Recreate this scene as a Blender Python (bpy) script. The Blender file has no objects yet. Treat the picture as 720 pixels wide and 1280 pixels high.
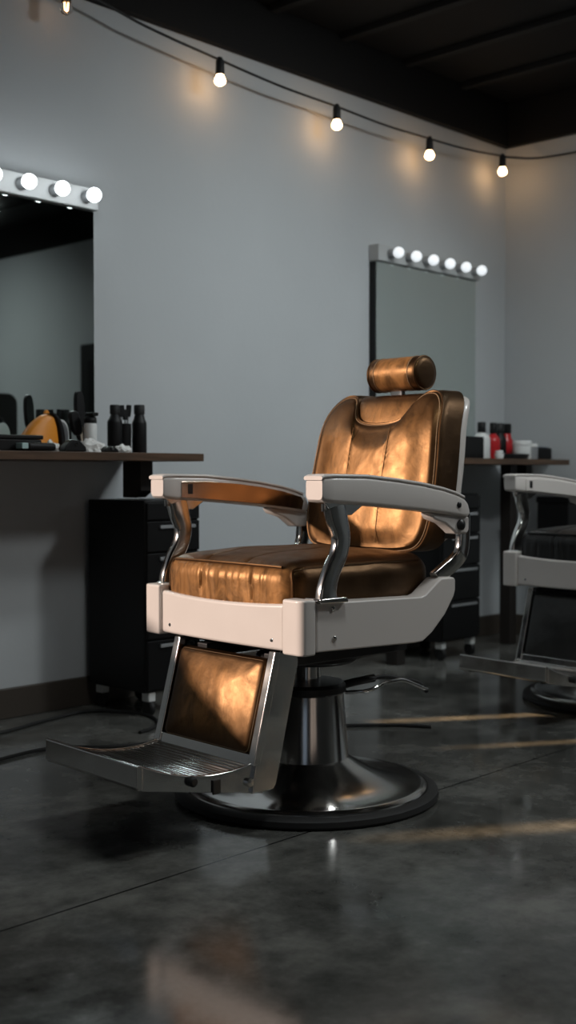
import bpy, bmesh, math, random
from mathutils import Vector, Matrix, noise
random.seed(7)
sc = bpy.context.scene
COL = sc.collection
PI = math.pi

# ------------------------------------------------------------------ materials
def new_mat(name):
    m = bpy.data.materials.new(name); m.use_nodes = True
    return m, m.node_tree.nodes, m.node_tree.links, m.node_tree.nodes['Principled BSDF']

def simple(name, col, rough=.5, metal=0., spec=.5, coat=0., coat_rough=.1, var=.0, vscale=30., bump=0., bscale=80.):
    m, N, L, B = new_mat(name)
    B.inputs['Base Color'].default_value = (*col, 1)
    B.inputs['Roughness'].default_value = rough
    B.inputs['Metallic'].default_value = metal
    B.inputs['Specular IOR Level'].default_value = spec
    B.inputs['Coat Weight'].default_value = coat
    B.inputs['Coat Roughness'].default_value = coat_rough
    tc = N.new('ShaderNodeTexCoord')
    if var > 0:
        n = N.new('ShaderNodeTexNoise'); n.inputs['Scale'].default_value = vscale; n.inputs['Detail'].default_value = 5
        L.new(tc.outputs['Object'], n.inputs['Vector'])
        r = N.new('ShaderNodeMapRange'); r.inputs[1].default_value = .3; r.inputs[2].default_value = .7
        r.inputs[3].default_value = max(.02, rough-var); r.inputs[4].default_value = min(1, rough+var)
        L.new(n.outputs['Fac'], r.inputs[0]); L.new(r.outputs[0], B.inputs['Roughness'])
    if bump > 0:
        n2 = N.new('ShaderNodeTexNoise'); n2.inputs['Scale'].default_value = bscale; n2.inputs['Detail'].default_value = 4
        L.new(tc.outputs['Object'], n2.inputs['Vector'])
        b = N.new('ShaderNodeBump'); b.inputs['Strength'].default_value = bump; b.inputs['Distance'].default_value = .002
        L.new(n2.outputs['Fac'], b.inputs['Height']); L.new(b.outputs[0], B.inputs['Normal'])
    return m

def leather(name, dark, light, metal, rough, spec=.5, tint=False, worn=None):
    m, N, L, B = new_mat(name)
    tc = N.new('ShaderNodeTexCoord')
    n = N.new('ShaderNodeTexNoise'); n.inputs['Scale'].default_value = 6.5; n.inputs['Detail'].default_value = 7; n.inputs['Roughness'].default_value = .62
    L.new(tc.outputs['Object'], n.inputs['Vector'])
    cr = N.new('ShaderNodeValToRGB')
    cr.color_ramp.elements[0].position = .33; cr.color_ramp.elements[0].color = (*dark, 1)
    cr.color_ramp.elements[1].position = .72; cr.color_ramp.elements[1].color = (*light, 1)
    L.new(n.outputs['Fac'], cr.inputs[0])
    if worn:      # rubbed tan areas of the seat, back and rolls ('wear' is stored on the mesh)
        at = N.new('ShaderNodeAttribute'); at.attribute_name = 'wear'
        mp_ = N.new('ShaderNodeMapping'); mp_.inputs['Rotation'].default_value = (.6,.2,.4); mp_.inputs['Scale'].default_value = (1,1.5,.8)
        L.new(tc.outputs['Object'], mp_.inputs['Vector'])
        nw = N.new('ShaderNodeTexNoise'); nw.inputs['Scale'].default_value = 15; nw.inputs['Detail'].default_value = 9; nw.inputs['Roughness'].default_value = .68; nw.inputs['Distortion'].default_value = .9
        L.new(mp_.outputs[0], nw.inputs['Vector'])
        rg = N.new('ShaderNodeMapRange'); rg.inputs[1].default_value = .34; rg.inputs[2].default_value = .66; rg.inputs[3].default_value = .12; rg.inputs[4].default_value = 1.12
        L.new(nw.outputs['Fac'], rg.inputs[0])
        mu = N.new('ShaderNodeMath'); mu.operation = 'MULTIPLY'; mu.use_clamp = True
        L.new(at.outputs['Fac'], mu.inputs[0]); L.new(rg.outputs[0], mu.inputs[1])
        mxw = N.new('ShaderNodeMixRGB'); mxw.inputs[2].default_value = (*worn, 1)
        L.new(mu.outputs[0], mxw.inputs[0]); L.new(cr.outputs[0], mxw.inputs[1]); L.new(mxw.outputs[0], B.inputs['Base Color'])
    else: L.new(cr.outputs[0], B.inputs['Base Color'])
    B.inputs['Metallic'].default_value = metal
    B.inputs['Specular IOR Level'].default_value = spec
    if tint:
        B.inputs['Specular Tint'].default_value = (1.0,.52,.20,1); B.inputs['IOR'].default_value = 1.54
    n3 = N.new('ShaderNodeTexNoise'); n3.inputs['Scale'].default_value = 22; n3.inputs['Detail'].default_value = 5
    L.new(tc.outputs['Object'], n3.inputs['Vector'])
    r = N.new('ShaderNodeMapRange'); r.inputs[1].default_value = .3; r.inputs[2].default_value = .7
    r.inputs[3].default_value = rough-.07; r.inputs[4].default_value = rough+.09
    L.new(n3.outputs['Fac'], r.inputs[0]); L.new(r.outputs[0], B.inputs['Roughness'])
    # fine creases + grain
    mp = N.new('ShaderNodeMapping'); mp.inputs['Rotation'].default_value = (.5, .6, .3)
    L.new(tc.outputs['Object'], mp.inputs['Vector'])
    n2 = N.new('ShaderNodeTexNoise'); n2.inputs['Scale'].default_value = 30; n2.inputs['Detail'].default_value = 6; n2.inputs['Distortion'].default_value = 1.2
    L.new(mp.outputs[0], n2.inputs['Vector'])
    v = N.new('ShaderNodeTexVoronoi'); v.inputs['Scale'].default_value = 420
    L.new(tc.outputs['Object'], v.inputs['Vector'])
    a = N.new('ShaderNodeMath'); a.operation = 'MULTIPLY_ADD'; a.inputs[1].default_value = .10
    L.new(v.outputs['Distance'], a.inputs[0]); L.new(n2.outputs['Fac'], a.inputs[2])
    b = N.new('ShaderNodeBump'); b.inputs['Strength'].default_value = .16; b.inputs['Distance'].default_value = .004
    L.new(a.outputs[0], b.inputs['Height']); L.new(b.outputs[0], B.inputs['Normal'])
    return m

def emit(name, col, strength, base=(.8,.8,.8)):
    m, N, L, B = new_mat(name)
    B.inputs['Base Color'].default_value = (*base, 1)
    B.inputs['Emission Color'].default_value = (*col, 1)
    B.inputs['Emission Strength'].default_value = strength
    B.inputs['Roughness'].default_value = .3
    return m

M = {}
M['leather'] = leather('brown_leather', (.004,.0024,.0016), (.016,.008,.004), .0, .41, .9, True, (.305,.145,.050))
M['black_leather'] = leather('black_leather', (.008,.008,.008), (.022,.021,.02), 0, .42, .4)
M['thread'] = simple('tan_thread', (.30,.19,.10), .7)
M['piping'] = leather('leather_piping', (.012,.006,.003), (.04,.02,.01), 0, .42, 1.0, True)
M['enamel'] = simple('white_enamel', (.70,.655,.62), .34, 0, .5, .25, .12, .06, 18, .05, 60)
M['chrome'] = simple('chrome', (.78,.77,.75), .13, 1, var=.06, vscale=14)
M['brushed'] = simple('polished_steel', (.68,.67,.65), .17, 1, var=.03, vscale=6)
M['dark_chrome'] = simple('dark_chrome', (.62,.50,.42), .17, 1, var=.05, vscale=12)
M['rubber'] = simple('black_rubber', (.012,.012,.012), .6)
M['black_metal'] = simple('black_metal', (.012,.012,.013), .4, 0, .5)
M['black_plastic'] = simple('black_plastic', (.006,.006,.0065), .45, spec=.3)
M['white_plastic'] = simple('white_plastic', (.80,.81,.80), .4)
M['grey_plastic'] = simple('grey_plastic', (.30,.31,.32), .45)
M['pale_plastic'] = simple('pale_grey_plastic', (.47,.48,.48), .4)
M['orange'] = simple('orange_plastic', (.90,.32,.025), .45)
M['beige'] = simple('beige_handle', (.42,.34,.26), .5)
M['red'] = simple('red_plastic', (.50,.015,.02), .3)
M['teal'] = simple('pale_teal_plastic', (.45,.62,.62), .4)
M['paper'] = simple('white_tissue', (.84,.84,.82), .8)
M['cabinet'] = simple('black_cabinet', (.0075,.0075,.008), .5, spec=.3)
M['baseboard'] = simple('brown_baseboard', (.062,.050,.040), .5)
M['fascia'] = simple('black_paint', (.010,.0095,.0095), .75, spec=.25)
M['ceiling'] = simple('black_ceiling', (.0115,.012,.0125), .8, spec=.25)
M['rib'] = simple('dark_grey_rib', (.022,.023,.024), .8, spec=.25)
M['lens'] = simple('blue_lens', (.12,.16,.24), .15)

def wood():
    m, N, L, B = new_mat('walnut_worktop')
    tc = N.new('ShaderNodeTexCoord'); mp = N.new('ShaderNodeMapping'); mp.inputs['Scale'].default_value = (1.2, 14, 14)
    L.new(tc.outputs['Object'], mp.inputs['Vector'])
    n = N.new('ShaderNodeTexNoise'); n.inputs['Scale'].default_value = 5; n.inputs['Detail'].default_value = 8
    L.new(mp.outputs[0], n.inputs['Vector'])
    cr = N.new('ShaderNodeValToRGB')
    cr.color_ramp.elements[0].position = .3; cr.color_ramp.elements[0].color = (.045,.024,.013,1)
    cr.color_ramp.elements[1].position = .7; cr.color_ramp.elements[1].color = (.115,.064,.036,1)
    L.new(n.outputs['Fac'], cr.inputs[0]); L.new(cr.outputs[0], B.inputs['Base Color'])
    B.inputs['Roughness'].default_value = .45
    return m
M['wood'] = wood()
M['dark_wood'] = simple('dark_wood', (.018,.014,.012), .55)

def wall_mat():
    m, N, L, B = new_mat('painted_plaster')
    tc = N.new('ShaderNodeTexCoord')
    n = N.new('ShaderNodeTexNoise'); n.inputs['Scale'].default_value = 2.2; n.inputs['Detail'].default_value = 6
    L.new(tc.outputs['Object'], n.inputs['Vector'])
    cr = N.new('ShaderNodeValToRGB')
    cr.color_ramp.elements[0].position = .25; cr.color_ramp.elements[0].color = (.535,.562,.580,1)
    cr.color_ramp.elements[1].position = .75; cr.color_ramp.elements[1].color = (.575,.600,.617,1)
    L.new(n.outputs['Fac'], cr.inputs[0]); L.new(cr.outputs[0], B.inputs['Base Color'])
    B.inputs['Roughness'].default_value = .62; B.inputs['Specular IOR Level'].default_value = .35
    n2 = N.new('ShaderNodeTexNoise'); n2.inputs['Scale'].default_value = 45; n2.inputs['Detail'].default_value = 5
    L.new(tc.outputs['Object'], n2.inputs['Vector'])
    b = N.new('ShaderNodeBump'); b.inputs['Strength'].default_value = .18; b.inputs['Distance'].default_value = .003
    L.new(n2.outputs['Fac'], b.inputs['Height']); L.new(b.outputs[0], B.inputs['Normal'])
    return m
M['wall'] = wall_mat()

def floor_mat():
    m, N, L, B = new_mat('polished_concrete')
    tc = N.new('ShaderNodeTexCoord')
    n1 = N.new('ShaderNodeTexNoise'); n1.inputs['Scale'].default_value = 2.3; n1.inputs['Detail'].default_value = 9; n1.inputs['Roughness'].default_value = .66; n1.inputs['Distortion'].default_value = .4
    n2 = N.new('ShaderNodeTexNoise'); n2.inputs['Scale'].default_value = 13; n2.inputs['Detail'].default_value = 11; n2.inputs['Roughness'].default_value = .7
    L.new(tc.outputs['Object'], n1.inputs['Vector']); L.new(tc.outputs['Object'], n2.inputs['Vector'])
    mx = N.new('ShaderNodeMath'); mx.operation = 'MULTIPLY_ADD'; mx.inputs[1].default_value = .62
    L.new(n2.outputs['Fac'], mx.inputs[0]); L.new(n1.outputs['Fac'], mx.inputs[2])
    cr = N.new('ShaderNodeValToRGB')
    e = cr.color_ramp.elements
    e[0].position = .62; e[0].color = (.056,.057,.052,1)
    e[1].position = .99; e[1].color = (.215,.213,.196,1)
    k = e.new(.80); k.color = (.118,.118,.109,1)
    L.new(mx.outputs[0], cr.inputs[0])
    # saw-cut control joints
    sx = N.new('ShaderNodeSeparateXYZ'); L.new(tc.outputs['Object'], sx.inputs[0])
    s = N.new('ShaderNodeMath'); s.operation = 'SUBTRACT'; s.inputs[1].default_value = 1.90; L.new(sx.outputs['Y'], s.inputs[0])
    ab = N.new('ShaderNodeMath'); ab.operation = 'ABSOLUTE'; L.new(s.outputs[0], ab.inputs[0])
    lt = N.new('ShaderNodeMath'); lt.operation = 'LESS_THAN'; lt.inputs[1].default_value = .0030; L.new(ab.outputs[0], lt.inputs[0])
    mc = N.new('ShaderNodeMixRGB'); L.new(lt.outputs[0], mc.inputs[0]); L.new(cr.outputs[0], mc.inputs[1]); mc.inputs[2].default_value = (.012,.012,.012,1)
    L.new(mc.outputs[0], B.inputs['Base Color'])
    r = N.new('ShaderNodeMapRange'); r.inputs[1].default_value = .62; r.inputs[2].default_value = 1.0; r.inputs[3].default_value = .09; r.inputs[4].default_value = .17
    L.new(mx.outputs[0], r.inputs[0]); L.new(r.outputs[0], B.inputs['Roughness'])
    B.inputs['Specular IOR Level'].default_value = .55
    b = N.new('ShaderNodeBump'); b.inputs['Strength'].default_value = .03; b.inputs['Distance'].default_value = .003
    L.new(n2.outputs['Fac'], b.inputs['Height']); L.new(b.outputs[0], B.inputs['Normal'])
    return m
M['floor'] = floor_mat()
M['dark_wall'] = simple('charcoal_wall_paint', (.26,.26,.255), .6)

def mirror_mat():
    m, N, L, B = new_mat('mirror_glass')
    B.inputs['Base Color'].default_value = (.85,.93,.90,1); B.inputs['Metallic'].default_value = 1; B.inputs['Roughness'].default_value = .015
    return m
M['mirror'] = mirror_mat()
def glass_mat():
    m, N, L, B = new_mat('clear_glass')
    B.inputs['Base Color'].default_value = (1,.96,.9,1); B.inputs['Transmission Weight'].default_value = 1
    B.inputs['Roughness'].default_value = .02; B.inputs['IOR'].default_value = 1.2
    return m
M['glass'] = glass_mat()
M['vanity_hot'] = emit('vanity_bulb_bright', (.90,.97,1.0), 8.)
M['vanity_dim'] = emit('vanity_bulb_dim', (.90,.96,1.0), .8)
M['warm_bulb'] = emit('warm_bulb', (1.0,.58,.27), 22., (.9,.8,.6))
M['filament'] = emit('filament', (1.0,.5,.2), 18.)

# ------------------------------------------------------------------ helpers
def obj(name, bm, mat, parent=None, smooth=True, bevel=0., seg=3, angle=35, weld=True):
    if weld: bmesh.ops.remove_doubles(bm, verts=bm.verts, dist=1e-6)
    bmesh.ops.recalc_face_normals(bm, faces=bm.faces)
    me = bpy.data.meshes.new(name); bm.to_mesh(me); bm.free()
    me.materials.append(mat)
    if smooth:
        for p in me.polygons: p.use_smooth = True
        if not bevel: me.set_sharp_from_angle(angle=math.radians(40))
    o = bpy.data.objects.new(name, me); COL.objects.link(o)
    if bevel:
        md = o.modifiers.new('bevel', 'BEVEL'); md.width = bevel; md.segments = seg
        md.limit_method = 'ANGLE'; md.angle_limit = math.radians(angle); md.harden_normals = True
        md.use_clamp_overlap = True
    if parent: o.parent = parent
    return o

def tag(o, label=None, cat=None, group=None, kind=None):
    if label: o['label'] = label
    if cat: o['category'] = cat
    if group: o['group'] = group
    if kind: o['kind'] = kind
    return o

def empty(name, loc, rz=0):
    o = bpy.data.objects.new(name, None); COL.objects.link(o)
    o.empty_display_size = .05; o.location = loc; o.rotation_euler = (0, 0, rz)
    return o

def box(bm, lo, hi, mat=None):
    x0,y0,z0 = lo; x1,y1,z1 = hi
    v = [bm.verts.new(p) for p in ((x0,y0,z0),(x1,y0,z0),(x1,y1,z0),(x0,y1,z0),(x0,y0,z1),(x1,y0,z1),(x1,y1,z1),(x0,y1,z1))]
    for f in ((0,3,2,1),(4,5,6,7),(0,1,5,4),(1,2,6,5),(2,3,7,6),(3,0,4,7)): bm.faces.new([v[i] for i in f])
    if mat is not None:
        for q in v: q.co = mat @ q.co
    return bm
def B1(lo, hi, mat=None): return box(bmesh.new(), lo, hi, mat)

def prism(pts, a0, a1, axis='y', bm=None):
    """polygon in the two other axes, extruded along axis from a0 to a1"""
    bm = bm or bmesh.new()
    def P(u, v, a): return {'y': (u, a, v), 'x': (a, u, v), 'z': (u, v, a)}[axis]
    A = [bm.verts.new(P(u, v, a0)) for u, v in pts]; Bv = [bm.verts.new(P(u, v, a1)) for u, v in pts]
    n = len(pts)
    bm.faces.new(A); bm.faces.new(Bv[::-1])
    for i in range(n): bm.faces.new((A[i], A[(i+1)%n], Bv[(i+1)%n], Bv[i]))
    return bm

def loft(rings, cap=True, bm=None, closed=False):
    bm = bm or bmesh.new()
    R = [[bm.verts.new(p) for p in r] for r in rings]
    n = len(R[0])
    pairs = list(zip(R[:-1], R[1:])) + ([(R[-1], R[0])] if closed else [])
    for a, b in pairs:
        for i in range(n): bm.faces.new((a[i], a[(i+1)%n], b[(i+1)%n], b[i]))
    if cap and not closed:
        bm.faces.new(R[0][::-1]); bm.faces.new(R[-1])
    return bm

def tube(path, r, n=10, closed=False, bm=None, caps=True):
    P = [Vector(p) for p in path]; rings = []; N = len(P)
    prev = None
    for i in range(N):
        if closed: t = (P[(i+1)%N]-P[i-1])
        else: t = P[min(i+1,N-1)]-P[max(i-1,0)]
        t.normalize()
        if prev is None:
            u = t.orthogonal().normalized()
        else:
            u = (prev - t*prev.dot(t)).normalized()
        prev = u; w = t.cross(u)
        rr = r[i] if isinstance(r, (list, tuple)) else r
        rings.append([P[i]+u*rr*math.cos(2*PI*k/n)+w*rr*math.sin(2*PI*k/n) for k in range(n)])
    return loft(rings, caps, bm, closed)

def smooth_path(pts, k=8):
    """Catmull-Rom through pts"""
    P = [Vector(p) for p in pts]; out = []
    for i in range(len(P)-1):
        p0 = P[max(i-1,0)]; p1 = P[i]; p2 = P[i+1]; p3 = P[min(i+2,len(P)-1)]
        for j in range(k):
            t = j/k
            out.append(.5*((2*p1)+(p2-p0)*t+(2*p0-5*p1+4*p2-p3)*t*t+(3*p1-p0-3*p2+p3)*t**3))
    out.append(P[-1]); return out

def lathe(prof, n=64, axis='z', bm=None, c=(0,0,0)):
    """prof: list of (r, h)"""
    bm = bm or bmesh.new(); rings = []
    c = Vector(c)
    for r, h in prof:
        ring = []
        for k in range(n):
            a = 2*PI*k/n; x, y = r*math.cos(a), r*math.sin(a)
            p = {'z': (x, y, h), 'y': (x, h, y), 'x': (h, x, y)}[axis]
            ring.append(bm.verts.new(Vector(p)+c))
        rings.append(ring)
    for a, b in zip(rings[:-1], rings[1:]):
        for i in range(n):
            try: bm.faces.new((a[i], a[(i+1)%n], b[(i+1)%n], b[i]))
            except ValueError: pass
    for ring, (r, h) in ((rings[0], prof[0]), (rings[-1], prof[-1])):
        if r > 1e-5: bm.faces.new(ring)
    return bm

def sphere(c, r, bm=None, n=20, sc_=(1,1,1)):
    bm = bm or bmesh.new()
    bmesh.ops.create_uvsphere(bm, u_segments=n, v_segments=n//2+2, radius=r, matrix=Matrix.Translation(c) @ Matrix.Diagonal((*sc_, 1)))
    return bm

def round_box(lo, hi, r, d=.012, fn=None):
    """dense box with rounded edges; fn displaces (p, normal) -> p"""
    bm = bmesh.new()
    lo, hi = Vector(lo), Vector(hi); size = hi-lo
    n = [max(4, int(size[i]/d)) for i in range(3)]
    def put(p):
        q = Vector([min(max(p[i], lo[i]+r), hi[i]-r) for i in range(3)])
        dv = p-q
        if dv.length > 1e-9:
            m = max(abs(dv[i]) for i in range(3))
            k = dv/m if m > 1e-9 else dv
            nrm = dv.normalized(); p2 = q + nrm*r
        else: nrm = Vector((0,0,1)); p2 = p
        return fn(p2, nrm) if fn else p2
    for ax in range(3):
        u, v = (ax+1) % 3, (ax+2) % 3
        for side in (0, 1):
            g = []
            for i in range(n[u]+1):
                row = []
                for j in range(n[v]+1):
                    p = Vector((0,0,0)); p[ax] = hi[ax] if side else lo[ax]
                    p[u] = lo[u]+size[u]*i/n[u]; p[v] = lo[v]+size[v]*j/n[v]
                    row.append(bm.verts.new(put(p)))
                g.append(row)
            for i in range(n[u]):
                for j in range(n[v]):
                    try: bm.faces.new((g[i][j], g[i+1][j], g[i+1][j+1], g[i][j+1]))
                    except ValueError: pass
    bmesh.ops.remove_doubles(bm, verts=bm.verts, dist=1e-5)
    return bm

def bolt(c, ax, r=.006, h=.004):
    """small domed screw head on axis ax ('x','y') pointing by sign of h"""
    bm = bmesh.new()
    return lathe([(r*1.0, 0), (r, h*.5), (r*.7, h), (0.0001, h*1.15)], 14, ax, bm, c)

def rrect(w, h, r, n=5, cx=0, cy=0):
    out = []
    for (sx, sy, a0) in ((1,1,0),(-1,1,PI/2),(-1,-1,PI),(1,-1,3*PI/2)):
        for k in range(n):
            a = a0+PI/2*k/(n-1)
            out.append((cx+sx*(w/2-r)+r*math.cos(a), cy+sy*(h/2-r)+r*math.sin(a)))
    return out

def dup(root, loc, rz):
    def rec(o, par):
        c = o.copy(); COL.objects.link(c)
        if par: c.parent = par
        for ch in o.children: rec(ch, c)
        return c
    r = rec(root, None); r.location = loc; r.rotation_euler = (0, 0, rz)
    return r

def gauss(x, s): return math.exp(-(x/s)**2)

# ------------------------------------------------------------------ the room
X0, X1, Y0, Y1, ZC, ZB = -1.7, 5.46, -2.3, 3.56, 2.80, 2.565
def struct(name, bm, mat, **k):
    return tag(obj(name, bm, mat, None, **k), kind='structure')
struct('floor', B1((X0-.2,Y0-.2,-.1),(X1+.2,Y1+.2,0)), M['floor'], smooth=False)
struct('ceiling', B1((X0-.2,Y0-.2,ZC),(X1+.2,Y1+.2,ZC+.1)), M['ceiling'], smooth=False)
# right wall with three unseen slits, added so the second sun streaks the floor
SL = [(-.55,-.44,.52,.84), (.47,.56,.36,.62), (.97,1.08,.30,.62)]
bm = bmesh.new(); ycur = Y0-.2
for a_, b_, c_, d_ in SL:
    box(bm, (X1,ycur,-.1), (X1+.05,a_,ZC)); box(bm, (X1,a_,-.1), (X1+.05,b_,c_)); box(bm, (X1,a_,d_), (X1+.05,b_,ZC)); ycur = b_
box(bm, (X1,ycur,-.1), (X1+.05,Y1,ZC))
struct('wall_right', bm, M['wall'], smooth=False)
for i, (a_, b_, c_, d_) in enumerate(SL):
    bm = bmesh.new()
    for lo, hi in (((X1-.01,a_-.02,c_-.02),(X1+.055,b_+.02,c_)), ((X1-.01,a_-.02,d_),(X1+.055,b_+.02,d_+.02)), ((X1-.01,a_-.02,c_),(X1+.055,a_,d_)), ((X1-.01,b_,c_),(X1+.055,b_+.02,d_))): box(bm, lo, hi)
    struct('added_window_%d' % (i+2), bm, M['fascia'], smooth=False)
struct('wall_front', B1((X0-.2,Y0-.2,-.1),(X1+.05,Y0,ZC)), M['dark_wall'], smooth=False)
bm = bmesh.new()
L0, L1, L2, L3 = -1.7, -.5, .35, 2.15
box(bm, (X0-.06,Y0-.2,-.1), (X0,L0,ZC)); box(bm, (X0-.06,L1,-.1), (X0,Y1+.2,ZC)); box(bm, (X0-.06,L0,-.1), (X0,L1,L2)); box(bm, (X0-.06,L0,L3), (X0,L1,ZC))
struct('wall_left', bm, M['dark_wall'], smooth=False)
bm = bmesh.new()
for lo, hi in (((X0-.07,L0-.03,L2-.03),(X0+.012,L1+.03,L2)), ((X0-.07,L0-.03,L3),(X0+.012,L1+.03,L3+.03)), ((X0-.07,L0-.03,L2),(X0+.012,L0,L3)), ((X0-.07,L1,L2),(X0+.012,L1+.03,L3)), ((X0-.05,-1.12,L2),(X0,-1.08,L3))): box(bm, lo, hi)
struct('added_window_5', bm, M['fascia'], smooth=False)  # unseen opening and frame, added for cool reflections in the chrome
# back wall with an unseen opening, added and sized for the low sun
WX0, WX1, WZ0, WZ1, WT = -.52, 1.02, .95, 1.98, .06
bm = bmesh.new()
box(bm, (X0,Y1,-.1), (WX0,Y1+WT,ZC)); box(bm, (WX1,Y1,-.1), (X1+.2,Y1+WT,ZC))
box(bm, (WX0,Y1,-.1), (WX1,Y1+WT,WZ0)); box(bm, (WX0,Y1,WZ1), (WX1,Y1+WT,ZC))
struct('wall_back', bm, M['wall'], smooth=False)
bm = bmesh.new()
for lo, hi in (((WX0-.03,Y1-.012,WZ0-.035),(WX1+.03,Y1+WT+.01,WZ0)), ((WX0-.03,Y1-.012,WZ1),(WX1+.03,Y1+WT+.01,WZ1+.035)),
               ((WX0-.03,Y1-.012,WZ0),(WX0,Y1+WT+.01,WZ1)), ((WX1,Y1-.012,WZ0),(WX1+.03,Y1+WT+.01,WZ1))): box(bm, lo, hi)
struct('added_window_1', bm, M['fascia'], smooth=False)
# black beam along the wall tops and the slim ribs of the ceiling
struct('trim_1', B1((X0,Y1-.035,ZB),(X1,Y1,ZC)), M['fascia'], bevel=.004)
struct('trim_2', B1((X1-.035,Y0,ZB),(X1,Y1-.035,ZC)), M['fascia'], bevel=.004)
k = 3
for x in (2.75, 3.2, 3.65, 4.10, 4.56, 5.02):
    struct('trim_%d' % k, B1((x-.022,Y0,ZC-.028),(x+.022,Y1-.035,ZC)), M['rib'], bevel=.004); k += 1
for y in (2.2, .9):
    struct('trim_%d' % k, B1((X0,y-.05,ZC-.05),(X1-.035,y+.05,ZC-.0285)), M['ceiling'], bevel=.004); k += 1
struct('baseboard_back', B1((X0,Y1-.018,0),(X1,Y1-.0005,.105)), M['baseboard'], bevel=.004)
struct('baseboard_right', B1((X1-.018,Y0,0),(X1,Y1-.018,.105)), M['baseboard'], bevel=.004)
# dark door in the right wall, seen in the left mirror
d = struct('door_1', B1((X1-.045,-.17,0),(X1-.002,.38,1.80)), M['black_metal'], bevel=.006)
obj('door_panel', B1((X1-.053,-.07,.2),(X1-.044,.29,1.68)), M['black_plastic'], d, bevel=.005)
obj('door_handle', tube(smooth_path([(X1-.045,-.12,1.0),(X1-.095,-.12,1.0),(X1-.095,-.02,1.0)],6), .009), M['chrome'], d)

def sst(a, b, x):
    t = min(1, max(0, (x-a)/(b-a))); return t*t*(3-2*t)
def set_wear(o, fn):
    at = o.data.attributes.new('wear', 'FLOAT', 'POINT')
    for i, v in enumerate(o.data.vertices): at.data[i].value = fn(v.co)

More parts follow.
